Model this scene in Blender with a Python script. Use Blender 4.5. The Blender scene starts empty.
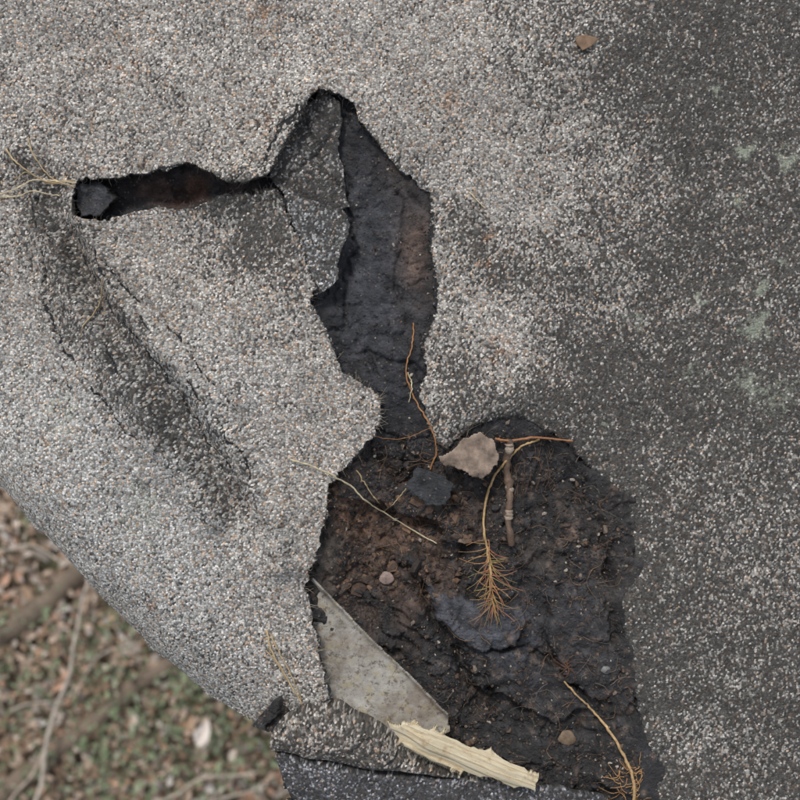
import bpy, math, numpy as np, random
from mathutils import Vector
rng=np.random.default_rng(7); random.seed(7)
S=0.001
def W(x,y,z): return np.stack([(np.asarray(x,float)-400)*S,(400-np.asarray(y,float))*S,np.asarray(z,float)*S],-1)
TAB=np.random.default_rng(3).random((64,256,256))*2-1
def vn(x,y,s,seed=0):
    x=np.asarray(x,float)/s+1000.37; y=np.asarray(y,float)/s+1000.71
    xi=np.floor(x).astype(int); yi=np.floor(y).astype(int); fx=x-xi; fy=y-yi
    fx=fx*fx*(3-2*fx); fy=fy*fy*(3-2*fy); T=TAB[seed%64]
    a=T[xi&255,yi&255]; b=T[(xi+1)&255,yi&255]; c=T[xi&255,(yi+1)&255]; d=T[(xi+1)&255,(yi+1)&255]
    return (a*(1-fx)+b*fx)*(1-fy)+(c*(1-fx)+d*fx)*fy
def fbm(x,y,s,o=4,seed=0):
    r=0;a=1;t=0
    for i in range(o):
        r=r+a*vn(x,y,s,seed+i); t+=a; a*=.55; s/=2.03
    return r/t*1.4
def sdf(x,y,poly):   # >0 outside
    x=np.asarray(x,float); y=np.asarray(y,float)
    d=np.full(x.shape,1e18); ins=np.zeros(x.shape,bool); n=len(poly)
    for i in range(n):
        ax,ay=poly[i]; bx,by=poly[(i+1)%n]; ex,ey=bx-ax,by-ay
        L=ex*ex+ey*ey+1e-9
        t=np.clip(((x-ax)*ex+(y-ay)*ey)/L,0,1)
        d=np.minimum(d,(x-ax-t*ex)**2+(y-ay-t*ey)**2)
        if ay!=by:
            c=((ay>y)!=(by>y))&(x<(bx-ax)*(y-ay)/(by-ay)+ax); ins^=c
    d=np.sqrt(d); return np.where(ins,-d,d)
def pld(x,y,pl):
    d=np.full(np.shape(x),1e18)
    for (ax,ay),(bx,by) in zip(pl[:-1],pl[1:]):
        ex,ey=bx-ax,by-ay; L=ex*ex+ey*ey+1e-9
        t=np.clip(((x-ax)*ex+(y-ay)*ey)/L,0,1)
        d=np.minimum(d,(x-ax-t*ex)**2+(y-ay-t*ey)**2)
    return np.sqrt(d)
def sm(a,b,x):
    t=np.clip((x-a)/(b-a),0,1); return t*t*(3-2*t)
def g(x,y,cx,cy,rx,ry,ang=0):
    a=math.radians(ang); dx=x-cx; dy=y-cy
    u=dx*math.cos(a)+dy*math.sin(a); v=-dx*math.sin(a)+dy*math.cos(a)
    return np.exp(-(u/rx)**2-(v/ry)**2)

# ------------------------------------------------------------------ layout (mm on the roof)
HOLE=[(322,92),(335,94),(348,104),(358,120),(372,135),(382,150),(398,168),(415,182),(430,196),(434,215),(430,250),(437,280),(436,310),(429,330),(422,345),(424,370),(418,395),(425,420),(436,442),(448,452),(462,440),(480,424),(500,417),(522,417),(545,430),(575,450),(598,475),(622,505),(633,540),(634,575),(622,600),(626,640),(633,680),(641,720),(641,760),(637,800),(632,860),(500,880),(360,860),(300,820),(284,790),(276,752),(272,742),(290,722),(310,710),(330,697),(326,670),(318,640),(308,592),(311,570),(322,545),(327,510),(331,485),(350,462),(375,435),(384,417),(381,397),(360,382),(345,371),(334,350),(324,322),(312,305),(318,290),(310,268),(304,245),(294,225),(283,200),(276,190),(262,193),(240,196),(222,200),(200,206),(180,209),(160,206),(138,212),(112,218),(88,219),(74,213),(76,190),(84,182),(110,182),(140,176),(160,168),(186,162),(206,172),(224,184),(245,187),(270,180),(278,160),(292,138),(305,112),(314,98)]
EDGE=[(-700,-300),(-400,60),(-200,270),(-100,396),(-22,492),(39,557),(91,619),(144,673),(194,714),(236,733),(270,744),(276,756),(286,800),(300,850),(310,900),(330,1300),(330,1600),(1800,1600),(1800,-900),(-700,-900)]
C1=[(20,150),(40,200),(58,262),(85,315),(112,352),(140,400),(165,445),(195,480),(215,520)]
C2=[(86,222),(100,262),(135,315),(178,362),(215,410),(240,448),(252,478),(270,520),(282,570)]
VAL=[(30,175),(62,235),(92,285),(130,345),(170,405),(205,455),(235,505)]
CK=[C1[1:7],C2[0:7],[(35,205),(45,290),(70,350),(110,410),(150,450)],[(70,215),(84,262),(118,318),(160,368),(200,420),(228,470)],
    [(262,178),(275,150),(290,125),(308,104)],[(250,184),(268,160),(284,130),(300,108)],[(238,186),(262,152),(276,130)],[(108,262),(140,300),(190,352),(232,402),(252,440)]]
def ckd(x,y):
    xw=x+5*vn(x,y,24,28)+2.2*vn(x,y,7,29); yw=y+5*vn(x,y,24,30)+2.2*vn(x,y,6,34)
    o=np.zeros_like(x)
    for i,pl in enumerate(CK): o=np.maximum(o,np.exp(-(pld(xw,yw,pl)/1.8)**2)*sm(-.6,-.0,vn(x,y,26,71+i)))
    return o
def holeS(x,y):
    return sdf(x+3*vn(x,y,24,8)+2.6*vn(x,y,9,11)+1.6*vn(x,y,4,12),y+3*vn(x,y,24,9)+2.6*vn(x,y,9,13)+1.6*vn(x,y,4,14),HOLE)
def edgeS(x,y):
    return -sdf(x+2*vn(x,y,22,15)+1*vn(x,y,6,16),y+2*vn(x,y,20,17)+1*vn(x,y,6,18),EDGE)  # >0 inside roof
def topH(x,y,hs=None,es=None):
    if hs is None: hs=sdf(x,y,HOLE)
    if es is None: es=-sdf(x,y,EDGE)
    hp=np.maximum(hs,0); ep=np.maximum(es,0)
    left=sm(400,240,x)*sm(150,230,y)
    h=6*fbm(x,y,190,4,20)+2.2*fbm(x,y,38,4,24)
    h=h+22*g(x,y,90,450,90,150,35)+12*g(x,y,250,360,70,110)
    # creases in the wrinkled sheet
    xw=x+5*vn(x,y,40,28)+1.5*vn(x,y,9,29); yw=y+5*vn(x,y,40,30)
    d1=pld(xw,yw,C1); d2=pld(xw,yw,C2); dv=pld(xw,yw,VAL)
    h=h+13*np.exp(-(d1/11)**2)+18*np.exp(-(d2/12)**2)-13*np.exp(-(dv/18)**2)
    h=h-3.4*ckd(x,y)
    h=h+5*np.exp(-(pld(xw,yw,[(40,280),(60,340),(100,420),(150,480)])/7)**2)+6*np.exp(-(pld(xw,yw,[(120,250),(170,310),(215,365),(245,400)])/9)**2)
    h=h+left*9*np.exp(-hp/26)
    # puckered lip up to the peak of the tear
    dl=pld(x,y,[(225,183),(268,176),(284,140),(312,92)])
    h=h+17*np.exp(-(dl/20)**2)
    h=h-9*np.exp(-hp/16)*sm(360,420,x)*sm(60,110,y)      # right rim sags in
    h=h+1.6*fbm(x,y,14,3,27)*np.exp(-hp/30)
    h=h+7*g(x,y,470,400,60,25)
    h=h-60*np.clip(1-ep/85,0,1)**2.2*sm(800,690,y)-10*np.clip(1-ep/30,0,1)**2
    return h
CR=[[(345,110),(352,150),(345,190),(352,240),(340,300),(348,345)],[(350,350),(375,352),(400,362),(425,372)],[(330,330),(350,335),(368,350),(380,380)],
    [(372,430),(395,440),(412,455),(430,462)],[(400,190),(405,230),(395,270),(408,320)],[(405,455),(398,475),(385,490),(340,485)],
    [(430,500),(460,520),(470,545),(458,570),(470,600),(500,612)],[(420,590),(430,615),(450,640),(470,690),(500,720)],[(500,650),(540,660),(600,655)],
    [(540,440),(580,470),(605,520),(612,580),(600,620)],[(470,700),(520,690),(570,700)],[(380,560),(410,575),(430,600)]]
cells=np.stack([rng.uniform(60,680,260),rng.uniform(80,880,260)],-1); cellh=rng.uniform(-1,1,260)
def worley(x,y):
    xf=(x+9*vn(x,y,20,31)).ravel(); yf=(y+9*vn(x,y,20,32)).ravel()
    f1=np.full(xf.shape,1e9); f2=f1.copy(); id=np.zeros(xf.shape,int)
    for i,(cx,cy) in enumerate(cells):
        d=np.hypot(xf-cx,yf-cy); m=d<f1
        f2=np.where(m,f1,np.minimum(f2,d)); id=np.where(m,i,id); f1=np.where(m,d,f1)
    return (f2-f1).reshape(x.shape),cellh[id].reshape(x.shape)
def terr(v,sharp=.18):
    f=np.floor(v); return f+sm(.5-sharp,.5+sharp,v-f)
LIP=[(334,474),(352,462),(378,466),(398,486),(428,492),(462,514),(474,545),(452,546),(430,524),(398,514),(368,500),(342,504)]
BLUE=[(424,592),(455,596),(484,602),(522,612),(530,632),(514,650),(484,656),(462,642),(440,625)]
SLAB=[(548,602),(580,594),(606,600),(614,640),(618,690),(600,708),(572,690),(556,650)]
SLAB2=[(484,662),(520,656),(560,672),(590,716),(560,730),(520,712),(496,700)]
def underH(x,y):
    x=np.asarray(x,float); y=np.asarray(y,float)
    hs=sdf(x,y,HOLE); ins=np.maximum(-hs,0)
    e,ch=worley(x,y)
    lower=sm(430,480,y)
    pit=g(x,y,385,545,62,85)                       # rotten wood zone
    h=-13-5*sm(0,25,ins)-10*lower*sm(0,60,ins)-20*pit*sm(560,330,x)
    h=h-10*sm(240,215,x)*sm(260,225,y)
    h=h-14*g(x,y,175,188,40,12)
    h=h+3.2*fbm(x,y,60,4,33)+(1.5+1.3*lower)*fbm(x,y,14,4,37)
    h=h+ch*(1.4+.8*lower+3*pit)-(1.8+.8*lower)*np.exp(-(e/1.8)**2)*sm(-.1,.5,vn(x,y,55,41))
    # delaminated layers: ragged terraces
    t=fbm(x,y,95,5,44)*2.3; t2=fbm(x,y,45,5,52)*2.0
    h=h+lower*(5.5*terr(t,.07)+2.8*terr(t2+.3,.07))+(1-lower)*2.0*terr(t2,.07)
    h=h+9*np.abs(fbm(x,y,26,4,42))*(pit+.5*lower*g(x,y,470,600,80,90))
    xw=x+5*vn(x,y,15,46)+2*vn(x,y,5,47); yw=y+5*vn(x,y,15,48)+2*vn(x,y,5,49)
    for i,c in enumerate(CR):
        d=pld(xw,yw,c); h=h-(5 if i<6 else 9)*np.exp(-(d/(2.2 if i<6 else 4.0))**2)*sm(-.9,-.1,vn(x,y,30,57))
    # ledges and slabs of felt still stuck down
    h=h+8*sm(5,-3,sdf(xw,yw,[(545,440),(640,500),(660,760),(640,800),(600,790),(606,700),(598,640),(607,590),(600,530),(580,480)]))*sm(0,1,lower)
    for P,a,z0 in ((LIP,.55,-8),(BLUE,.8,-13),(SLAB,.5,-10),(SLAB2,.5,-15)):
        k=sm(1.6,-1.6,sdf(xw,yw,P)); tgt=z0+2.2*fbm(x,y,28,4,94)+.35*(h-z0)*(1-a)+4
        h=h*(1-k)+k*np.maximum(h*.35+tgt*.65,h+2.5)
    h=h-14*np.exp(-(pld(xw,yw,[(425,604),(436,630),(455,655),(470,690),(478,712)])/7)**2)
    h=h-10*np.exp(-(pld(xw,yw,[(620,545),(612,590),(618,640)])/5)**2)
    h=h+6*g(x,y,400,270,25,100)
    return np.minimum(h,-4-1.5*sm(0,8,ins)+.6*vn(x,y,6,3))
def surfH(x,y):
    x=np.asarray(x,float); y=np.asarray(y,float)
    hs=sdf(x,y,HOLE); return np.where(hs>0,topH(x,y),underH(x,y))

# ------------------------------------------------------------------ node helpers
def newmat(name):
    m=bpy.data.materials.new(name); m.use_nodes=True; nt=m.node_tree; nt.nodes.clear()
    o=nt.nodes.new('ShaderNodeOutputMaterial'); b=nt.nodes.new('ShaderNodeBsdfPrincipled')
    nt.links.new(b.outputs[0],o.inputs[0]); return m,nt,b
def N(nt,t,**k):
    n=nt.nodes.new(t)
    for a,v in k.items(): setattr(n,a,v)
    return n
def setv(nt,sock,v):
    if isinstance(v,bpy.types.NodeSocket): nt.links.new(v,sock)
    else: sock.default_value=v
def mth(nt,op,a,b=0,c=None,clamp=False):
    n=N(nt,'ShaderNodeMath',operation=op,use_clamp=clamp); setv(nt,n.inputs[0],a); setv(nt,n.inputs[1],b)
    if c is not None: setv(nt,n.inputs[2],c)
    return n.outputs[0]
def mix(nt,f,a,b,bt='MIX'):
    n=N(nt,'ShaderNodeMix',data_type='RGBA',blend_type=bt)
    setv(nt,n.inputs[0],f); setv(nt,n.inputs[6],a); setv(nt,n.inputs[7],b); return n.outputs[2]
def ramp(nt,f,st,interp='LINEAR'):
    n=N(nt,'ShaderNodeValToRGB'); n.color_ramp.interpolation=interp; e=n.color_ramp.elements
    while len(e)<len(st): e.new(.5)
    for i,(p,c) in enumerate(st):
        e[i].position=p; e[i].color=(c[0],c[1],c[2],1) if isinstance(c,tuple) else (c,c,c,1)
    setv(nt,n.inputs[0],f); return n.outputs[0]
def mr(nt,v,a,b,c=0.,d=1.):
    n=N(nt,'ShaderNodeMapRange'); setv(nt,n.inputs[0],v)
    for i,q in enumerate((a,b,c,d)): n.inputs[i+1].default_value=q
    return n.outputs[0]
def noise(nt,co,s,det=4,rough=.55):
    n=N(nt,'ShaderNodeTexNoise',noise_dimensions='2D'); nt.links.new(co,n.inputs['Vector']); n.inputs['Scale'].default_value=s
    n.inputs['Detail'].default_value=det; n.inputs['Roughness'].default_value=rough; return n.outputs[0]
def vor(nt,co,s,feat='F1'):
    n=N(nt,'ShaderNodeTexVoronoi',feature=feat,voronoi_dimensions='2D'); nt.links.new(co,n.inputs['Vector']); n.inputs['Scale'].default_value=s; return n
def attr(nt,nm):
    return N(nt,'ShaderNodeAttribute',attribute_name=nm)
def bump(nt,h,st,dist,prev=None):
    n=N(nt,'ShaderNodeBump'); n.inputs['Strength'].default_value=st; n.inputs['Distance'].default_value=dist
    nt.links.new(h,n.inputs['Height'])
    if prev is not None: nt.links.new(prev,n.inputs['Normal'])
    return n.outputs[0]

def granule_mat(name,gain=1.0):
    """mineral granules bedded in asphalt. attr col: rgb tint ; attr fld: r=dark granule share, g=lichen, b=bare asphalt"""
    m,nt,b=newmat(name); co=N(nt,'ShaderNodeTexCoord').outputs['Object']
    v=vor(nt,co,490); s=N(nt,'ShaderNodeSeparateColor'); nt.links.new(v.outputs['Color'],s.inputs[0])
    v2=vor(nt,co,1050); s2=N(nt,'ShaderNodeSeparateColor'); nt.links.new(v2.outputs['Color'],s2.inputs[0])
    f=attr(nt,'fld'); fs=N(nt,'ShaderNodeSeparateColor'); nt.links.new(f.outputs['Color'],fs.inputs[0])
    k=gain
    c=ramp(nt,s.outputs[0],[(0,(.13*k,.126*k,.12*k)),(.18,(.23*k,.223*k,.212*k)),(.5,(.36*k,.35*k,.33*k)),(.8,(.48*k,.465*k,.44*k)),(.93,(.62*k,.60*k,.57*k)),(1,(.80*k,.77*k,.73*k))])
    warm=mth(nt,'GREATER_THAN',s.outputs[2],.87)
    c=mix(nt,warm,c,mix(nt,1.0,c,(1.0,.78,.62,1),'MULTIPLY'))
    c2=ramp(nt,s2.outputs[0],[(0,.74),(.5,1.0),(1,1.26)])
    c=mix(nt,1.0,c,c2,'MULTIPLY')
    c=mix(nt,1.0,c,attr(nt,'col').outputs['Color'],'MULTIPLY')
    # dark granules (algae-blackened, plus fold shade painted into the share)
    mo=noise(nt,co,38,6,.7)
    share=mth(nt,'ADD',mr(nt,fs.outputs[0],0,1,.0,.93),mr(nt,mo,.3,.7,-.15,.15))
    dk=mth(nt,'LESS_THAN',s.outputs[1],share)
    c=mix(nt,dk,c,mix(nt,1.0,c,(.21,.207,.202,1),'MULTIPLY'))
    film=mth(nt,'MULTIPLY',fs.outputs[0],.27); c=mix(nt,film,c,(.066,.063,.058,1))
    # lichen
    ln=noise(nt,co,150,5,.75); lf=mth(nt,'MULTIPLY',mr(nt,mth(nt,'ADD',ln,fs.outputs[1]),.80,1.0),.8,clamp=True)
    c=mix(nt,lf,c,mix(nt,.3,(.46,.50,.38,1),c))
    # gaps + bare asphalt
    gap=mr(nt,v.outputs['Distance'],.46,.75,0,.55)
    c=mix(nt,gap,c,(.05,.048,.046,1))
    bn=noise(nt,co,230,3,.6); bf=mr(nt,mth(nt,'ADD',bn,fs.outputs[2]),.94,1.04)
    c=mix(nt,bf,c,(.02,.02,.021,1))
    nt.links.new(c,b.inputs['Base Color']); b.inputs['Roughness'].default_value=.85
    h=mth(nt,'ADD',mth(nt,'SUBTRACT',1,v.outputs['Distance']),mth(nt,'MULTIPLY',s.outputs[2],.6))
    n2=bump(nt,h,.7,.0009); nt.links.new(n2,b.inputs['Normal'])
    return m
def tar_mat(name,gl=.5):
    m,nt,b=newmat(name); co=N(nt,'ShaderNodeTexCoord').outputs['Object']
    c=attr(nt,'col').outputs['Color']
    n1=noise(nt,co,60,6,.7); c=mix(nt,1.0,c,ramp(nt,n1,[(.3,.45),(.5,1.),(.72,2.1)]),'MULTIPLY')
    v=vor(nt,co,330); s=N(nt,'ShaderNodeSeparateColor'); nt.links.new(v.outputs['Color'],s.inputs[0])
    sp=mth(nt,'MULTIPLY',mth(nt,'GREATER_THAN',s.outputs[0],.92),mth(nt,'LESS_THAN',v.outputs['Distance'],.33))
    sp=mth(nt,'MULTIPLY',sp,mr(nt,noise(nt,co,25,3),.42,.56))
    c=mix(nt,mth(nt,'MULTIPLY',sp,.8),c,(.20,.165,.13,1))
    nt.links.new(c,b.inputs['Base Color'])
    nt.links.new(mr(nt,noise(nt,co,35,5),.35,.65,gl-.15,.78),b.inputs['Roughness'])
    b1=bump(nt,noise(nt,co,90,8,.68),.85,.005)
    vv=vor(nt,co,380); b3=bump(nt,mth(nt,'ADD',mth(nt,'SUBTRACT',1,vv.outputs['Distance']),noise(nt,co,500,3,.7)),.6,.001,b1)
    nt.links.new(b3,b.inputs['Normal']); return m
def simple_mat(name,col,rough=.7,ns=120,var=.4,bd=.0006,at=False,scale3=(1,1,1),metal=0):
    m,nt,b=newmat(name); tc=N(nt,'ShaderNodeTexCoord').outputs['Object']
    mp=N(nt,'ShaderNodeMapping'); nt.links.new(tc,mp.inputs[0]); mp.inputs['Scale'].default_value=scale3; co=mp.outputs[0]
    base=attr(nt,'col').outputs['Color'] if at else (*col,1)
    n=noise(nt,co,ns,5,.65)
    c=mix(nt,1.0,base,ramp(nt,n,[(.25,1-var),(.75,1+var)]),'MULTIPLY')
    nt.links.new(c,b.inputs['Base Color']); b.inputs['Roughness'].default_value=rough; b.inputs['Metallic'].default_value=metal
    nt.links.new(bump(nt,n,.6,bd),b.inputs['Normal']); return m

# ------------------------------------------------------------------ mesh helpers
def mk(name,V,F,mats,attrs=None,smooth=True,midx=None):
    me=bpy.data.meshes.new(name); V=np.asarray(V,np.float32); F=np.asarray(F,np.int32)
    me.vertices.add(len(V)); me.vertices.foreach_set('co',V.ravel())
    k=F.shape[1]; me.loops.add(F.size); me.loops.foreach_set('vertex_index',F.ravel())
    me.polygons.add(len(F)); me.polygons.foreach_set('loop_start',np.arange(len(F),dtype=np.int32)*k)
    me.polygons.foreach_set('use_smooth',np.full(len(F),smooth))
    for m in mats: me.materials.append(m)
    if midx is not None: me.polygons.foreach_set('material_index',np.asarray(midx,np.int32))
    me.update(calc_edges=True); me.validate()
    for an,A in (attrs or {}).items():
        A=np.asarray(A,np.float32)
        if A.shape[1]==3: A=np.concatenate([A,np.ones((len(A),1),np.float32)],1)
        a=me.attributes.new(an,'FLOAT_COLOR','POINT'); a.data.foreach_set('color',A.ravel())
    ob=bpy.data.objects.new(name,me); bpy.context.scene.collection.objects.link(ob); return ob
def axis(lo,a,b,hi,step):
    core=np.arange(a,b+.01,step); r=[b];s=step
    while r[-1]<hi: s*=1.12; r.append(r[-1]+s)
    l=[a];s=step
    while l[-1]>lo: s*=1.12; l.append(l[-1]-s)
    return np.concatenate([l[:0:-1],core,r[1:]])
def field(name,xs,ys,keep,H,mats,attrs,thick=None,rim=1):
    """sheet on a grid; keep(x,y)->signed value, >0 kept; border snapped to the torn line"""
    X,Y=np.meshgrid(xs,ys); K=keep(X,Y); e=.5
    gx=(keep(X+e,Y)-K)/e; gy=(keep(X,Y+e)-K)/e; L=gx*gx+gy*gy+1e-3
    Kc=(K[:-1,:-1]+K[1:,:-1]+K[:-1,1:]+K[1:,1:])/4; m=Kc>0
    ny,nx=X.shape; idx=np.arange(nx*ny).reshape(ny,nx)
    F=np.stack([idx[1:,:-1],idx[1:,1:],idx[:-1,1:],idx[:-1,:-1]],-1)[m]
    st=abs(xs[len(xs)//2+1]-xs[len(xs)//2])
    mv=(K<0)&(K>-2*st); X=np.where(mv,X-K*gx/L,X); Y=np.where(mv,Y-K*gy/L,Y)
    used=np.unique(F); re=np.full(nx*ny,-1); re[used]=np.arange(len(used)); F=re[F]
    x=X.ravel()[used]; y=Y.ravel()[used]; V=W(x,y,H(x,y))
    ob=mk(name,V,F,mats,{k:f(x,y) for k,f in attrs.items()})
    if thick:
        s=ob.modifiers.new('thickness','SOLIDIFY'); s.thickness=thick*S; s.offset=-1; s.material_offset_rim=rim; s.material_offset=rim
    return ob
def patch(name,poly,H,mats,attrs,step=1.5,jag=1.2,thick=2,rim=0,jagS=5,seed=5):
    P=np.array(poly); xs=np.arange(P[:,0].min()-4,P[:,0].max()+5,step); ys=np.arange(P[:,1].min()-4,P[:,1].max()+5,step)
    k=lambda x,y:-sdf(x+jag*vn(x,y,jagS,seed)+jag*vn(x,y,jagS*2.7,seed+4),y+jag*vn(x,y,jagS,seed+1)+jag*vn(x,y,jagS*2.7,seed+5),poly)
    return field(name,xs,ys,k,H,mats,attrs,thick,rim)
def smoothpath(pts,n=8):
    P=np.array(pts,float); Q=np.vstack([2*P[0]-P[1],P,2*P[-1]-P[-2]]); out=[]
    for i in range(1,len(Q)-2):
        for t in np.arange(n)/n:
            a,b,c,d=Q[i-1:i+3]
            out.append(.5*((2*b)+(-a+c)*t+(2*a-5*b+4*c-d)*t*t+(-a+3*b-3*c+d)*t**3))
    out.append(P[-1]); return np.array(out)
def tubes(name,strands,mat,sides=5):
    """strands: (Nx3 px/px/mm, r0, r1, rgb)"""
    V=[];F=[];C=[];o=0
    for P,r0,r1,c in strands:
        P=W(P[:,0],P[:,1],P[:,2]); n=len(P); T=np.gradient(P,axis=0); T/=np.linalg.norm(T,axis=1)[:,None]+1e-12
        up=np.array([.13,.21,.97]); A=np.cross(T,up); A/=np.linalg.norm(A,axis=1)[:,None]+1e-9; B=np.cross(T,A)
        r=np.linspace(r0,r1,n)*S*(1+.12*rng.standard_normal(n)); a=np.arange(sides)/sides*2*math.pi
        R=P[:,None]+r[:,None,None]*(np.cos(a)[None,:,None]*A[:,None]+np.sin(a)[None,:,None]*B[:,None])
        V.append(R.reshape(-1,3)); i=np.arange(n-1)[:,None]*sides; j=np.arange(sides)[None]; j2=(j+1)%sides
        F.append(np.stack([i+j,i+j2,i+sides+j2,i+sides+j],-1).reshape(-1,4)+o); o+=n*sides
        cc=np.array(c)*(1+.12*rng.standard_normal((n,1))); C.append(np.repeat(np.clip(cc,0,1),sides,0))
    return mk(name,np.vstack(V),np.vstack(F),[mat],{'col':np.vstack(C)})
def lay(pts,lift=1.5,n=8,wob=.6,smooth=12,arch=0):
    P=smoothpath(pts,n); P=P+wob*rng.standard_normal(P.shape)*.5
    z=surfH(P[:,0],P[:,1]); z0=z.copy()
    for _ in range(smooth):
        z[1:-1]=(z[:-2]+z[1:-1]*2+z[2:])/4; z=np.maximum(z,z0)
    t=np.linspace(0,1,len(z)); return np.column_stack([P,z+lift+arch*4*t*(1-t)])

# ------------------------------------------------------------------ materials
M_top=granule_mat('granule_roofing',1.16); 
M_rim=simple_mat('asphalt_core',(.026,.024,.023),.75,300,.6,.001)
M_tar=tar_mat('weathered_tar',.48); M_straw=simple_mat('dry_straw',(.5,.4,.25),.6,400,.3,.0002,at=True)
M_col=simple_mat('crumb',(.1,.1,.1),.85,500,.4,.0004,at=True)

# ------------------------------------------------------------------ top sheet
def dark(x,y):
    n=fbm(x,y,120,5,50)*.8+fbm(x,y,30,4,55)*.45
    hp=np.maximum(sdf(x,y,HOLE),0)
    d=.05+0*x
    d=d+.74*sm(-95,120,(x-606)+n*75+30*sm(200,0,y))*sm(470,300,y)
    d=d+.72*sm(-120,90,(x-525)+n*60)*sm(300,440,y)
    xb=x+22*n; yb=y+22*n
    d=d+.55*g(xb,yb,570,338,105,26,38)+.66*g(xb,yb,470,235,46,24,50)+.3*g(x,y,665,60,50,80)
    d=d+.30*g(x,y,600,520,50,110,-12)+.35*g(xb,yb,520,395,60,25)+.35*g(x,y,455,370,30,55)
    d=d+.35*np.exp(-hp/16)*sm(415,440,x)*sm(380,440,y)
    d=d+.10*g(x,y,780,100,120,200)-.15*g(x,y,770,330,60,90)
    d=d-.28*g(x,y,505,318,38,30)-.38*g(x,y,690,745,40,26)-.2*g(x,y,760,560,60,50)
    d=d+.80*g(xb,yb,258,240,52,44)+.45*g(x,y,222,207,60,16)+.45*g(x,y,380,160,16,45,-38)+.3*g(xb,yb,300,295,18,30)
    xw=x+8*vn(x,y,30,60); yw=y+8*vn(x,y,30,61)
    d=d+.46*np.exp(-(pld(xw,yw,VAL)/26)**2)+.36*np.exp(-(pld(xw,yw,[(40,215),(60,300),(120,390),(160,430)])/20)**2)  # shading of the fold valley, painted in as extra dark granules
    d=d+.45*g(x,y,302,150,26,50,-25)+.3*g(x,y,250,180,50,16)
    d=d+n*.19+.06*sm(500,0,x)*sm(250,100,y)
    return np.clip(d,.02,.90)
def topcol(x,y):
    n=fbm(x,y,90,4,62)[:,None]; w=sm(330,180,x)*sm(260,420,y)
    c=np.stack([1.0-.02*w,.955+.02*w,.90+.055*w],-1)*.98
    c=c*(1+.14*n)
    c=c*(1+.14*w)[:,None]
    br=np.zeros_like(x)
    for cx,cy,r in [(445,98,14),(240,403,5),(150,607,6),(485,235,10),(485,268,12),(260,120,14),(262,15,16),(430,85,10),(120,60,18),(500,350,12)]:
        br=np.maximum(br,g(x,y,cx,cy,r,r*1.2))
    br=br*sm(-.1,.4,vn(x,y,5,66))
    return c*(1-br[:,None]*np.array([.15,.4,.55]))
def topfld(x,y):
    l=np.zeros_like(x)
    for cx,cy,r,a in [(745,153,11,.55),(755,325,14,.55),(640,322,15,.42),(690,375,22,.3),(745,385,18,.32),(715,95,9,.38),(740,200,9,.42),(760,285,10,.42),(785,260,9,.42),(760,745,9,.38),(700,300,8,.42),(780,400,25,.28),
                      (20,370,26,.26),(80,400,40,.2),(100,500,60,.2),(60,430,45,.2),(160,550,40,.2),(150,495,30,.2),(88,130,9,.4),(125,98,8,.4),(480,345,25,.28),(25,560,30,.2),(785,160,14,.42),(610,425,8,.38),(690,190,9,.34),(670,240,7,.34)]:
        xx=x+6*vn(x,y,10,68)+3*vn(x,y,4,67); yy=y+6*vn(x,y,10,69)+3*vn(x,y,4,66)
        l=l+a*g(xx,yy,cx,cy,r,r)
    l=np.clip(l+.07*sm(600,760,x)*sm(500,200,y)+.10*(fbm(x,y,60,3,70)),0,.6)
    b=.70*ckd(x,y)
    hs=sdf(x,y,HOLE); b=np.maximum(b,.60*np.exp(-np.maximum(hs,0)/(2.2+2.5*sm(400,430,x))))
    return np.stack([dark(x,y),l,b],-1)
xs=axis(-650,-10,810,1700,1.6); ys=axis(-850,-10,810,1550,1.6)
keep=lambda x,y:np.minimum(holeS(x,y),edgeS(x,y))
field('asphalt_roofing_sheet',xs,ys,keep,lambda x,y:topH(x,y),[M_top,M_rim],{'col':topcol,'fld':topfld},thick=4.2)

# ------------------------------------------------------------------ exposed underlayer
def ucol(x,y):
    c=np.ones((len(x),3))*np.array([.036,.036,.039])
    def add(c,w,k): w=np.clip(w,0,1)[:,None]; return c*(1-w)+np.array(k)*w
    n=fbm(x,y,22,4,80); n2=fbm(x,y,50,4,84)
    xw=x+5*vn(x,y,15,46)+2*vn(x,y,5,47); yw=y+5*vn(x,y,15,48)+2*vn(x,y,5,49)
    c=add(c,sm(400,470,y)*.8,(.035,.032,.031))
    c=add(c,g(x,y,418,255,20,48)*(1+n)*.95,(.15,.10,.077))
    c=add(c,g(x,y,395,165,18,22)*.6*(1+n),(.10,.072,.058))
    c=add(c,g(x,y,368,280,28,95)*(.85+n*.6),(.070,.072,.083))
    c=add(c,g(x,y,358,510,26,45,-20)*(1+n*.9),(.25,.14,.085))
    c=add(c,g(x,y,395,560,60,70)*(.5+n*1.3),(.15,.095,.068))
    c=add(c,g(x,y,430,520,50,30,20)*(.6+n),(.16,.10,.07))
    c=add(c,g(x,y,560,560,60,90)*(.4+n2*.9),(.09,.073,.063))
    c=add(c,g(x,y,540,640,90,70)*(.3-n2*1.1),(.062,.064,.073))
    c=add(c,g(x,y,185,185,50,20)*(.8+n*.9),(.14,.08,.058))
    c=add(c,g(x,y,330,560,14,30)*.7,(.12,.1,.08))
    c=add(c,sm(2,-2,sdf(xw,yw,BLUE))*(.9+.3*n),(.085,.087,.099))
    c=add(c,sm(2,-2,sdf(xw,yw,LIP))*(.8+.4*n),(.042,.037,.036))
    c=add(c,sm(2,-2,sdf(xw,yw,SLAB))*(.6+.5*n),(.052,.050,.053))
    c=add(c,np.clip(fbm(x,y,9,3,88)-.35,0,1)*1.4*sm(430,480,y),(.16,.115,.088))
    return np.clip(c,.004,1)
xs=np.arange(50,690,1.4); ys=np.arange(70,900,1.4)
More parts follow.
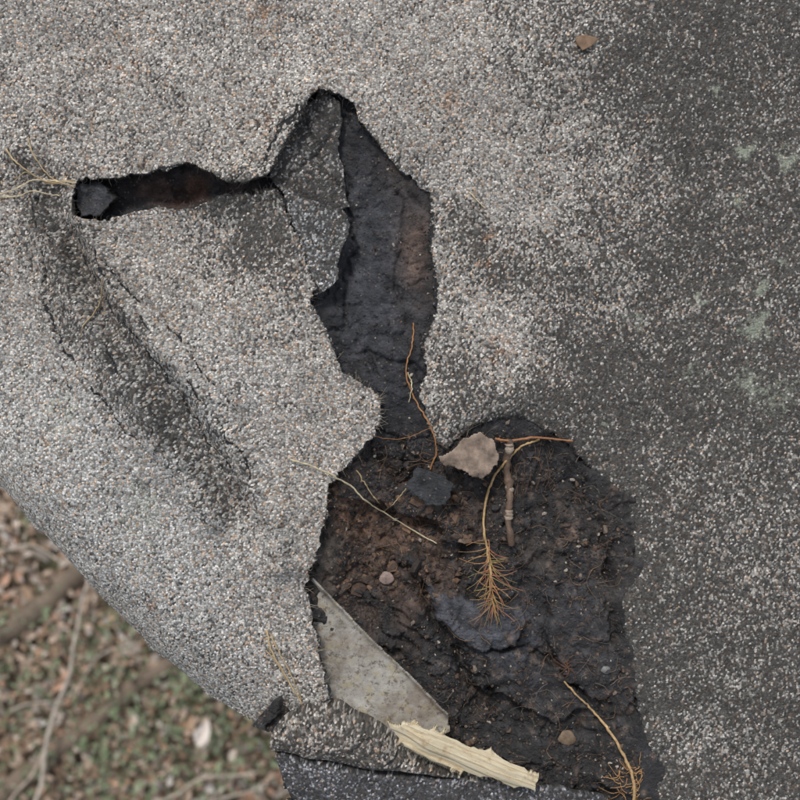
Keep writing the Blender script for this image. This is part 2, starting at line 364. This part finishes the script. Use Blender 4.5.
ob=field('exposed_tar_underlayment',xs,ys,lambda x,y:np.minimum(26-sdf(x,y,HOLE),-sdf(x,y,EDGE)-9),underH,[M_tar],{'col':ucol})

# small torn layers in the tear
flat=lambda r,gg,b:(lambda x,y:np.array([[r,gg,b]])*(1+.35*fbm(x,y,16,3,91))[:,None])
def tf(d,l=0,b=.1): return lambda x,y:np.column_stack([np.clip(d+.2*fbm(x,y,15,3,90),0,1),l+0*x,b+.25*np.clip(fbm(x,y,12,3,93),0,1)])
SL=[(296,112),(322,88),(338,100),(342,120),(338,150),(345,182),(350,206),(334,212),(306,200),(276,186),(268,176)]
patch('torn_inner_roofing_layer',SL,lambda x,y:-3-.07*(x-290)+1.8*fbm(x,y,30,3,95)-4*np.exp(-(pld(x+2*vn(x,y,7,2),y,[(300,110),(318,150),(322,170),(345,190)])/2.5)**2)-4*np.exp(-(pld(x,y+2*vn(x,y,7,3),[(282,182),(320,150),(338,120)])/2.5)**2),[M_top,M_rim],{'col':flat(.72,.70,.69),'fld':tf(.78)},thick=3,rim=1,jag=1.6)
FL=[(283,190),(300,196),(322,205),(346,214),(351,226),(345,246),(338,262),(339,280),(325,291),(314,296),(306,268),(298,240),(288,214)]
patch('loose_shingle_fragment',FL,lambda x,y:6+.06*(x-320)+2*fbm(x,y,30,3,97)-.03*(y-240),[M_top,M_rim],{'col':flat(.95,.97,1.0),'fld':tf(.66,0,.05)},thick=4,rim=1,jag=1.3)
patch('tar_felt_scrap',[(418,468),(434,472),(453,486),(446,505),(424,504),(405,489)],lambda x,y:-4+.12*(x-430)+2.5*fbm(x,y,12,3,99),[M_tar,M_rim],{'col':flat(.038,.038,.040)},thick=2.5,rim=1,jag=2)
patch('shingle_chunk',[(76,184),(90,180),(104,184),(112,200),(100,214),(80,216),(73,200)],lambda x,y:-6+3.5*fbm(x,y,14,3,98),[M_tar,M_rim],{'col':flat(.06,.06,.065)},thick=7,rim=1,jag=2)

# rolled flap at the bottom --------------------------------------------------
rows=[
 [(296,712,-22),(328,700,-24),(362,716,-24),(408,742,-24),(450,764,-24),(500,782,-22),(560,798,-22),(625,812,-20)],
 [(286,714,-2),(324,703,2),(364,722,2),(408,748,0),(450,768,-4),(500,785,-8),(560,800,-12),(625,815,-14)],
 [(276,724,10),(318,716,20),(366,736,20),(408,758,16),(450,772,8),(500,788,0),(560,801,-6),(625,816,-10)],
 [(271,738,12),(316,736,26),(366,752,25),(408,765,17),(450,775,8),(500,790,-1),(560,802,-7),(625,817,-11)],
 [(272,748,6),(318,752,16),(368,762,14),(410,768,8),(450,777,2),(500,791,-5),(560,803,-10),(625,818,-13)],
 [(275,752,0),(320,756,6),(370,766,4),(410,770,0),(452,779,-3),(500,784,-6),(560,790,-8),(605,797,-8)],
 [(276,755,8),(322,761,16),(372,771,14),(412,774,8),(454,778,4),(505,782,2),(560,789,2),(605,796,2)],
 [(278,762,7),(324,770,15),(374,780,13),(414,784,9),(456,788,6),(506,792,4),(560,798,3),(608,806,2)],
 [(290,800,-6),(330,806,8),(378,812,8),(420,816,7),(460,820,5),(510,826,4),(565,832,3),(620,838,0)],
 [(306,880,-40),(340,880,-5),(385,880,2),(425,885,2),(465,890,0),(515,890,-1),(570,890,-1),(650,890,-3)]]
R=np.array(rows,float); R1=np.stack([smoothpath(r,26) for r in R]); 
R2=np.stack([smoothpath(R1[:,j],14) for j in range(R1.shape[1])],1)
ny,nx=R2.shape[:2]; X,Y,Z=R2[...,0].copy(),R2[...,1].copy(),R2[...,2].copy()
def crk(x,y):
    cr=np.zeros_like(x); r2=np.random.default_rng(5); xw=x+2*vn(x,y,6,107); yw=y+2*vn(x,y,6,108)
    for q in range(16):
        x0=283+q*12+r2.uniform(-5,5); k=r2.uniform(.6,1.2)
        cr=np.maximum(cr,np.exp(-(pld(xw,yw,[(x0-9*k,736+q*2.6),(x0+4,720+q*3.3),(x0+14*k,707+q*4)])/1.3)**2)*sm(-.6,.2,vn(x,y,9,104)))
    return cr
Z+=1.8*fbm(X,Y,24,4,101)+.9*fbm(X,Y,7,3,102)-2.2*crk(X,Y); Y+=1.6*vn(X,Y,12,103)+2*vn(X,Y,30,106)
idx=np.arange(nx*ny).reshape(ny,nx)
F=np.stack([idx[1:,:-1],idx[1:,1:],idx[:-1,1:],idx[:-1,:-1]],-1).reshape(-1,4)
x=X.ravel();y=Y.ravel()
dk=np.clip(.60+.3*fbm(x,y,20,3,105),0,1)
isd=(np.arange(ny)>=70).repeat(nx)
tarc=np.array([.80,.82,.92])*(1+.4*fbm(x,y,14,4,106))[:,None]
grv=np.exp(-((np.arange(ny)-70)/2.5)**2).repeat(nx)*.62
ob=mk('rolled_back_roofing_flap',W(x,y,Z.ravel()),F,[M_top,M_rim],{'col':np.where(isd[:,None],tarc,np.tile([[.93,.87,.81]],(len(x),1))),'fld':np.column_stack([np.where(isd,.80+.15*fbm(x,y,30,3,107),dk),.04+0*x,np.maximum(np.maximum(.6*crk(x,y),grv),.22+.25*fbm(x,y,18,4,109))])})
s=ob.modifiers.new('thickness','SOLIDIFY'); s.thickness=.003; s.offset=-1

# metal flashing ------------------------------------------------------------
m,nt,b=newmat('weathered_flashing'); co=N(nt,'ShaderNodeTexCoord').outputs['Object']
c=ramp(nt,noise(nt,co,38,7,.7),[(.3,(.24,.21,.17)),(.45,(.40,.37,.32)),(.6,(.49,.46,.405)),(.75,(.58,.56,.51))])
c=mix(nt,mr(nt,noise(nt,co,75,6,.75),.52,.64,0,.7),c,(.42,.35,.20,1))
c=mix(nt,mr(nt,noise(nt,co,110,6,.8),.53,.63,0,.85),c,(.13,.10,.075,1))
c=mix(nt,mr(nt,noise(nt,co,17,4,.6),.48,.66,0,.6),c,(.20,.15,.11,1))
nt.links.new(c,b.inputs['Base Color']); b.inputs['Roughness'].default_value=.7; b.inputs['Metallic'].default_value=.1
nt.links.new(bump(nt,noise(nt,co,160,6),.7,.0015),b.inputs['Normal'])
patch('metal_flashing',[(302,580),(314,582),(334,604),(368,640),(402,672),(447,716),(452,735),(400,760),(320,730),(300,650)],lambda x,y:-13+.03*(x-380)+1.2*fbm(x,y,60,3,110)+6*np.exp(-(pld(x,y,[(311,580),(368,638),(402,670),(449,718)])/2.6)**2),[m],{},thick=2,jag=.9)

# wood splinter ---------------------------------------------------------------
mw,nt,b=newmat('fresh_split_wood'); tc=N(nt,'ShaderNodeTexCoord').outputs['Object']
mp=N(nt,'ShaderNodeMapping'); nt.links.new(tc,mp.inputs[0]); mp.inputs['Rotation'].default_value=(0,0,math.radians(23)); mp2=N(nt,'ShaderNodeMapping'); nt.links.new(mp.outputs[0],mp2.inputs[0]); mp2.inputs['Scale'].default_value=(.10,1,1)
fib=noise(nt,mp2.outputs[0],380,7,.75)
c=ramp(nt,fib,[(.25,(.46,.33,.18)),(.42,(.70,.58,.38)),(.7,(.84,.75,.55))])
c=mix(nt,mr(nt,noise(nt,tc,60,5,.7),.56,.7,0,.6),c,(.42,.25,.12,1))
nt.links.new(c,b.inputs['Base Color']); b.inputs['Roughness'].default_value=.65; nt.links.new(bump(nt,fib,.8,.0016),b.inputs['Normal'])
SP=[(386,711),(396,718),(412,716),(440,726),(462,738),(490,746),(508,757),(522,760),(526,766),(538,772),(532,784),(522,779),(512,783),(492,772),(478,772),(450,762),(432,756),(408,742),(398,733),(392,722)]
def spH(x,y):
    a=math.radians(23); u=(x-460)*math.cos(a)+(y-745)*math.sin(a); v=-(x-460)*math.sin(a)+(y-745)*math.cos(a)
    st=terr((v+5*vn(u,v,50,112))/7,.10); return 15+.04*(460-x)+6*(1-(v/17)**2)+2.2*np.sin(st*2.7)+.9*vn(u/14,v,2.6,113)+2.5*vn(u,v,26,114)
patch('wood_splinter',SP,spH,[mw],{},step=.8,thick=6,jag=1.2,jagS=5)

# flakes and round bits --------------------------------------------------------
M_bg=simple_mat('beige_flake',(.27,.20,.15),.75,70,.7,.002)
patch('beige_paint_flake',[(438,455),(452,452),(462,440),(482,433),(492,440),(498,456),(492,471),(478,480),(462,473),(448,466)],lambda x,y:1+.05*(x-465)+2*fbm(x,y,18,3,115),[M_bg],{},thick=1.5,jag=2)
def disc(name,cx,cy,r,z,col):
    pts=[(cx+r*math.cos(a)*(1+.12*math.sin(3*a)),cy+r*.9*math.sin(a)) for a in np.linspace(0,2*math.pi,18)[:-1]]
    return patch(name,pts,lambda x,y:z+2-((x-cx)**2+(y-cy)**2)/(r*r)*2,[simple_mat(name+'_mat',col,.6,180,.4,.0006)],{},step=.8,thick=2,jag=.5)
h0=lambda x,y:float(surfH(np.array([x]),np.array([y]))[0])
disc('pebble',386,584,7.5,h0(386,584)+4,(.33,.24,.20))
disc('seed_pod',571,745,9,h0(571,745)+3,(.20,.14,.09)); disc('pebble',607,671,5,h0(607,671)+3,(.2,.19,.18))
patch('dry_leaf',[(573,40),(585,38),(597,42),(590,49),(580,54),(576,48)],lambda x,y:topH(x,y)+3+1.5*vn(x,y,8,5),[simple_mat('dry_leaf_mat',(.24,.15,.09),.7,120,.3,.0004)],{},step=1,thick=.6,jag=.6)

# strands -----------------------------------------------------------------------
TAN=(.50,.37,.20); PALE=(.62,.52,.33); ORG=(.42,.20,.08); RED=(.16,.06,.035); DRK=(.05,.028,.018)
def one(name,items,sides=6): return tubes(name,items,M_straw,sides)
st=[(lay([(0-18,199),(12,192),(40,181),(78,184)],2,arch=5),.9,.8,PALE),(lay([(29,138),(38,160),(52,178),(76,188)],2,arch=4),.7,.7,TAN),
    (lay([(8,150),(24,168),(48,182),(76,181)],2,arch=6),.8,.7,TAN),(lay([(-6,196),(16,197),(34,192),(60,196)],2,arch=3),1.0,.6,PALE),(lay([(14,180),(30,174),(50,184),(70,182)],3,arch=4),.6,.5,TAN)]
one('dry_grass_tuft',st)
one('pine_needle',[(lay([(107,280),(100,300),(94,318),(86,336)],1.5,arch=2),.7,.5,TAN)])
one('pine_needle',[(lay([(291,459),(320,468),(348,484),(372,508),(402,528),(438,548)],3,arch=6),1.0,.6,PALE),(lay([(356,470),(368,490),(380,508)],4),.7,.6,TAN),(lay([(372,436),(400,440),(430,428)],2),.4,.3,ORG),(lay([(384,516),(398,500),(408,488)],4),.6,.4,TAN)])
one('pine_needle',[(lay([(267,630),(272,650),(284,672),(302,704)],2,arch=3),1.1,.7,TAN),(lay([(271,634),(281,655),(292,676),(301,700)],2,arch=2),.8,.5,TAN),(lay([(266,650),(276,662),(288,682)],2,arch=1),.8,.4,TAN)])
one('pine_needle',[(lay([(468,192),(476,200),(484,209)],1.5),.7,.5,PALE)])
one('root_fibre',[(lay([(414,322),(412,345),(406,370),(412,392),(424,415),(433,432),(437,452),(431,470)],1.5),.75,.9,ORG),(lay([(408,372),(412,385),(409,402)],2),.8,.5,PALE)])
tw=[(lay([(496,439),(512,441),(535,438),(573,441)],5,arch=1),1.5,1.0,(.38,.17,.07)),(lay([(541,440),(522,447),(508,462),(498,476),(489,500),(485,528),(490,560),(493,590)],5,arch=2),1.2,1.3,(.50,.33,.15))]
zs=h0(492,570)+5
for i in range(80):
    t=rng.uniform(0,1)**.8; cx,cy=490+4*t,540+72*t; a=rng.uniform(-2.7,2.7)*(1-.25*t); L=rng.uniform(12,36)*(1-.3*t)
    if rng.random()<.15: a=rng.uniform(-.6,.6)
    dx,dy=math.sin(a),math.cos(a)*.8+.35
    z=max(zs,h0(cx,cy)+3)+rng.uniform(0,4); pts=[];b_=rng.uniform(-.55,.55)
    for k in np.linspace(0,1,5): pts.append((cx+dx*L*k+b_*L*k*k*dy,cy+dy*L*k-b_*L*k*k*dx,z+L*.35*k*rng.uniform(.8,1.1)-L*.2*k*k))
    tw.append((np.array(pts),.5,.2,(.42*rng.uniform(.6,1.2),.23*rng.uniform(.7,1.3),.10)))
one('pine_sprig',tw,5)
P=lay([(512,440),(509,465),(512,495),(510,520),(514,548)],4,arch=1)
ob=one('bark_twig',[(P,4.0,3.4,(.17,.11,.075)),(lay([(510,444),(511,452)],6),4.4,4.4,(.5,.4,.3)),(lay([(511,488),(512,492)],6),4.3,4.3,(.42,.34,.26)),(lay([(511,512),(511,520)],6),4.2,4.2,(.35,.27,.2))],9)
rt=[(lay([(567,686),(580,700),(596,716),(612,735),(626,760),(633,780),(634,810)],4,arch=3),1.0,1.7,(.55,.36,.17))]
for i in range(46):
    cx,cy=rng.uniform(618,642),rng.uniform(768,808); a=rng.uniform(0,6.28); L=rng.uniform(6,20)
    rt.append((lay([(cx,cy),(cx+L*.5*math.cos(a)+2,cy+L*.5*math.sin(a)),(cx+L*math.cos(a+.5),cy+L*math.sin(a+.5))],rng.uniform(1,5),n=3),.45,.2,(.5,.28,.12)))
for i in range(26):
    a=rng.uniform(0,6.28); L=rng.uniform(8,30); cx,cy=571,672
    rt.append((lay([(cx,cy),(cx+L*.5*math.cos(a),cy+L*.35*math.sin(a)),(cx+L*math.cos(a+.4),cy+L*.6*math.sin(a+.4))],rng.uniform(1,4),n=3),.3,.15,(.16,.08,.05)))
one('dry_root',rt,5)
# fine hair roots spread through the pit
hr=[]
for i in range(560):
    cx,cy=rng.uniform(345,630),rng.uniform(430,790)
    if sdf(np.array([cx]),np.array([cy]),HOLE)[0]>-6 or (cx<450 and cy>600): continue
    a=rng.uniform(0,6.28); L=rng.uniform(6,30); b1=rng.uniform(-1,1)
    c=[(.24,.15,.09),DRK,DRK,(.12,.07,.045),(.22,.17,.13),(.32,.19,.10)][rng.integers(6)]
    hr.append((lay([(cx,cy),(cx+L*.5*math.cos(a),cy+L*.5*math.sin(a)),(cx+L*math.cos(a+b1),cy+L*math.sin(a+b1))],rng.uniform(.3,3.5),n=3,smooth=4),rng.uniform(.18,.34),.12,c))
for i in range(34):   # stubble beside the beige flake / twig
    cx,cy=rng.uniform(515,560),rng.uniform(452,500); a=rng.uniform(-1.9,-1.2)
    hr.append((lay([(cx,cy),(cx+12*math.cos(a),cy+12*math.sin(a))],2,n=3),.26,.15,(.2,.12,.08)))
one('hair_roots',hr,4)
# torn fibres along the tear
fb=[];HP=np.array(HOLE)
for i in range(620):
    k=rng.integers(len(HP)); a,b_=HP[k],HP[(k+1)%len(HP)]
    if a[1]>800 or (a[0]<300 and a[1]>700): continue
    p=a+(b_-a)*rng.random(); nrm=np.array([(b_-a)[1],-(b_-a)[0]]); nrm=nrm/np.linalg.norm(nrm)
    if sdf(np.array([p[0]+nrm[0]*2]),np.array([p[1]+nrm[1]*2]),HOLE)[0]>0: nrm=-nrm
    L=rng.uniform(1.5,5); q=p+nrm*L*rng.uniform(.3,1)+rng.standard_normal(2)*3; p0=p-nrm*3
    z=topH(p0[:1],p0[1:])[0]+.2; light=rng.random()<.6 and a[0]<390 and a[1]>350
    if light: q=p+nrm*rng.uniform(2,6)+rng.standard_normal(2)*3
    fb.append((np.array([[*p0,z],[*p,z+.3],[*q,z-rng.uniform(-1.5,3)]]),.24,.1,(.36,.30,.22) if light else (.06,.05,.042)))
one('torn_felt_fibres',fb,4)

# crumbs ----------------------------------------------------------------------
def crumbs(name,pts,sz,cols,lift=.3):
    n=len(pts); t=(1+5**.5)/2
    B=np.array([(-1,t,0),(1,t,0),(-1,-t,0),(1,-t,0),(0,-1,t),(0,1,t),(0,-1,-t),(0,1,-t),(t,0,-1),(t,0,1),(-t,0,-1),(-t,0,1)])/1.9
    Fi=np.array([(0,11,5),(0,5,1),(0,1,7),(0,7,10),(0,10,11),(1,5,9),(5,11,4),(11,10,2),(10,7,6),(7,1,8),(3,9,4),(3,4,2),(3,2,6),(3,6,8),(3,8,9),(4,9,5),(2,4,11),(6,2,10),(8,6,7),(9,8,1)])
    z=surfH(pts[:,0],pts[:,1])+lift
    C=W(pts[:,0],pts[:,1],z); a=rng.uniform(0,6.28,n); sc=rng.uniform(.45,1.3,(n,3))*sz[:,None]*S
    V=B[None]*sc[:,None]*(1+.25*rng.standard_normal((n,12,1))); ca,sa=np.cos(a)[:,None],np.sin(a)[:,None]
    V=np.stack([V[...,0]*ca-V[...,1]*sa,V[...,0]*sa+V[...,1]*ca,V[...,2]],-1)+C[:,None]
    F=(Fi[None]+12*np.arange(n)[:,None,None]).reshape(-1,3)
    return mk(name,V.reshape(-1,3),F,[M_col],{'col':np.repeat(cols,12,0)},smooth=False)
p=np.column_stack([rng.uniform(330,640,34000),rng.uniform(100,800,34000)]); hs=sdf(p[:,0],p[:,1],HOLE)
dens=np.where(p[:,1]>430,.6,.14)*(.4+1.2*np.clip(fbm(p[:,0],p[:,1],40,3,120)+.4,0,1))*np.where(sdf(p[:,0],p[:,1],BLUE)<0,.12,1)
k=(hs<-2)&(rng.random(len(p))<dens); p=p[k]
pal=np.array([(.036,.032,.032),(.055,.049,.048),(.09,.064,.05),(.145,.095,.065),(.045,.045,.048),(.22,.17,.13),(.45,.39,.32)]); pw=[.28,.26,.18,.1,.09,.065,.025]
crumbs('rotten_roof_debris',p,np.exp(rng.normal(-.1,.5,len(p))),pal[rng.choice(7,len(p),p=pw)])
p=np.column_stack([rng.uniform(335,470,520),rng.uniform(500,600,520)]); hs=sdf(p[:,0],p[:,1],HOLE); p=p[(hs<-4)&(sdf(p[:,0],p[:,1],[(302,580),(314,578),(460,716),(400,760),(300,730)])>4)]
crumbs('rotten_wood_chunks',p,np.exp(rng.normal(.7,.5,len(p))),np.array([(.16,.10,.066),(.095,.062,.046),(.25,.15,.095),(.045,.036,.03)])[rng.choice(4,len(p),p=[.3,.35,.12,.23])],lift=-1.0)
p=np.column_stack([rng.uniform(-20,820,9000),rng.uniform(-20,820,9000)]); k=(sdf(p[:,0],p[:,1],HOLE)>4)&(-sdf(p[:,0],p[:,1],EDGE)>10); p=p[k]
dd=dark(p[:,0],p[:,1]); lg=rng.uniform(.14,.6,len(p))*(1-.45*dd)
crumbs('loose_granules',p,rng.uniform(.5,1.1,len(p)),np.stack([lg,lg*.95,lg*.88],-1),lift=.2)

# ------------------------------------------------------------------ house body under the sheet
M_wood=simple_mat('old_board',(.16,.11,.075),.8,40,.4,.002,scale3=(1,.1,1))
def box(name,x0,x1,y0,y1,z0,z1,mat,par=None):
    V=[(a,b,c) for a in (x0,x1) for b in (y0,y1) for c in (z0,z1)]
    F=[(0,1,3,2),(4,6,7,5),(0,4,5,1),(2,3,7,6),(0,2,6,4),(1,5,7,3)]
    o=mk(name,V,F,[mat],smooth=False)
    if par: o.parent=par
    return o
deck=bpy.data.objects.new('roof_deck',None); bpy.context.scene.collection.objects.link(deck)
for i in range(9): box('deck_board_%d'%i,-.05+i*.152,.095+i*.152,-1.15,1.2,-.14,-.115,M_wood,deck)
wall=bpy.data.objects.new('shed_wall',None); bpy.context.scene.collection.objects.link(wall)
for i in range(11): box('board_%d'%i,.035+i*.12,.152+i*.12,-1.1,-1.07,-2.6,-.143,M_wood,wall)
for i in range(18): box('side_board_%d'%i,0,.03,-1.06+i*.12,-.943+i*.12,-2.6,-.143,M_wood,wall)

# ------------------------------------------------------------------ ground far below
GZ=-2.6
mg,nt,b=newmat('forest_floor'); co=N(nt,'ShaderNodeTexCoord').outputs['Object']
c=ramp(nt,noise(nt,co,9,8,.7),[(.3,(.09,.066,.045)),(.48,(.21,.16,.11)),(.6,(.17,.18,.09)),(.75,(.38,.31,.23))])
nt.links.new(c,b.inputs['Base Color']); b.inputs['Roughness'].default_value=.9; nt.links.new(bump(nt,noise(nt,co,30,6),.8,.03),b.inputs['Normal'])
ax=axis(-150000,-3000,3000,150000,80); X,Y=np.meshgrid(ax,ax); Z=40*fbm(X,Y,900,4,130)
ny,nx=X.shape; idx=np.arange(nx*ny).reshape(ny,nx); F=np.stack([idx[:-1,:-1],idx[:-1,1:],idx[1:,1:],idx[1:,:-1]],-1).reshape(-1,4)
mk('forest_ground',np.stack([X*S,Y*S,GZ+Z*S],-1).reshape(-1,3),F,[mg])
gz=lambda x,y:GZ+.04*fbm(np.asarray(x)*1000,np.asarray(y)*1000,900,4,130)
M_leaf=simple_mat('leaf_litter_mat',(.2,.1,.1),.75,60,.3,.001,at=True)
def leaves(name,n,sz,pal,pw,zr,tilt,region=(-3.2,.3,-3.2,.8),asp=.5,pred=None):
    x=rng.uniform(region[0],region[1],n); y=rng.uniform(region[2],region[3],n)
    if pred is not None:
        k=pred(x,y)>rng.random(n); x=x[k]; y=y[k]; n=len(x)
    c=np.stack([x,y,gz(x,y)+rng.uniform(*zr,n)],-1); a=rng.uniform(0,6.28,n); s=sz*np.exp(rng.normal(0,.3,n))
    u=np.stack([np.cos(a),np.sin(a),rng.normal(0,tilt,n)],-1); v=np.stack([-np.sin(a),np.cos(a),rng.normal(0,tilt,n)],-1)
    Bz=[(-1,0,0),(-.4,-asp,.2),(.35,-asp*.8,.2),(1,0,.0),(.35,asp*.8,.2),(-.4,asp,.2)]
    w=np.cross(u,v); V=np.stack([c+s[:,None]*(p*u+q*v+r*w) for p,q,r in Bz],1)
    i=6*np.arange(n)[:,None,None]; F=(np.array([(0,1,2,3),(0,3,4,5)])[None]+i).reshape(-1,4)
    col=np.array(pal)[rng.choice(len(pal),n,p=pw)]*rng.uniform(.6,1.4,(n,1))
    return mk(name,V.reshape(-1,3),F,[M_leaf],{'col':np.repeat(col,6,0)},smooth=False)
leaves('leaf_litter',34000,.018,[(.56,.43,.33),(.43,.30,.20),(.68,.58,.49),(.25,.175,.12),(.56,.35,.24),(.74,.68,.62)],[.3,.25,.17,.12,.11,.05],(.0,.045),.35)
gp=lambda x,y:np.clip(.50+.8*fbm(x*1000,y*1000,420,3,133),0,1)*np.where((y>-.75)&(x<-1.05),.12,1)
leaves('ground_cover_plants',42000,.010,[(.23,.28,.16),(.30,.35,.21),(.38,.40,.29),(.15,.185,.10)],[.35,.3,.15,.2],(.03,.10),.5,asp=.55,pred=gp)
def gtube(name,strs,mat):
    out=[]
    for pts,r0,r1,c in strs:
        P=smoothpath([(q[0]*1000+400,400-q[1]*1000) for q in pts],10); xw=(P[:,0]-400)/1000; yw=(400-P[:,1])/1000
        out.append((np.column_stack([P+12*vn(P[:,:1],P[:,1:],120,3),gz(xw,yw)*1000+(pts[0][2] if len(pts[0])>2 else 40)]),r0,r1,c))
    return tubes(name,out,mat,8)
K=3.6
def q(px,py,h=40): return ((px-400)*S*K,(400-py)*S*K,h)
gtube('fallen_branch',[([q(-60,665,20),q(10,628),q(60,592),q(110,545),q(150,520)],50,36,(.21,.16,.115))],M_leaf)
gtube('fallen_branch',[([q(-30,815,25),q(20,778),q(90,722),q(165,665),q(220,620)],42,30,(.22,.165,.12))],M_leaf)
gtube('bare_sapling',[([q(40,820,120),q(52,770),q(66,700),q(85,640),q(96,580),q(98,540)],8,5,(.62,.53,.44)),([q(0,830,100),q(20,790),q(52,745),q(62,730)],6,4,(.58,.48,.38)),([q(110,830,100),q(160,790),q(215,770),q(262,762)],5,4,(.55,.47,.38)),([q(-20,548,100),q(10,546),q(40,542),q(70,560)],5,3,(.6,.52,.43)),([q(200,820,100),q(225,790),q(270,775)],4,3,(.55,.48,.4)),([q(20,700,100),q(70,690),q(110,650),q(140,640)],4,3,(.5,.44,.36))],M_leaf)
leaves('pale_leaf',1,.045,[(.75,.66,.58)],[1],(.13,.13),.1,region=(-.685,-.675,-1.165,-1.155))

# ------------------------------------------------------------------ light, world, camera
sc=bpy.context.scene
w=bpy.data.worlds.new('World'); sc.world=w; w.use_nodes=True; nt=w.node_tree; bg=nt.nodes['Background']
sky=nt.nodes.new('ShaderNodeTexSky'); sky.sky_type='NISHITA'; sky.sun_disc=False
EL=math.radians(48); AZ=math.radians(-20)   # azimuth clockwise from +Y
sky.sun_elevation=EL; sky.sun_rotation=AZ
hsv=nt.nodes.new('ShaderNodeHueSaturation'); hsv.inputs['Saturation'].default_value=.35
nt.links.new(sky.outputs[0],hsv.inputs['Color']); nt.links.new(hsv.outputs[0],bg.inputs[0]); bg.inputs[1].default_value=.15
L=bpy.data.lights.new('sun','SUN'); L.energy=1.5; L.angle=math.radians(12); L.color=(1,.965,.92)
lo=bpy.data.objects.new('sun',L); sc.collection.objects.link(lo)
d=Vector((math.sin(AZ)*math.cos(EL),math.cos(AZ)*math.cos(EL),math.sin(EL))); lo.rotation_euler=d.to_track_quat('Z','Y').to_euler()
cam=bpy.data.cameras.new('camera'); co_=bpy.data.objects.new('camera',cam); sc.collection.objects.link(co_); sc.camera=co_
co_.location=(0,0,1.0); cam.sensor_width=36; cam.lens=36*1.0/.8; cam.clip_start=.01; cam.clip_end=500
cam.dof.use_dof=True; cam.dof.focus_distance=1.0; cam.dof.aperture_fstop=4.8
sc.view_settings.view_transform='Standard'; sc.view_settings.look='None'; sc.view_settings.exposure=0
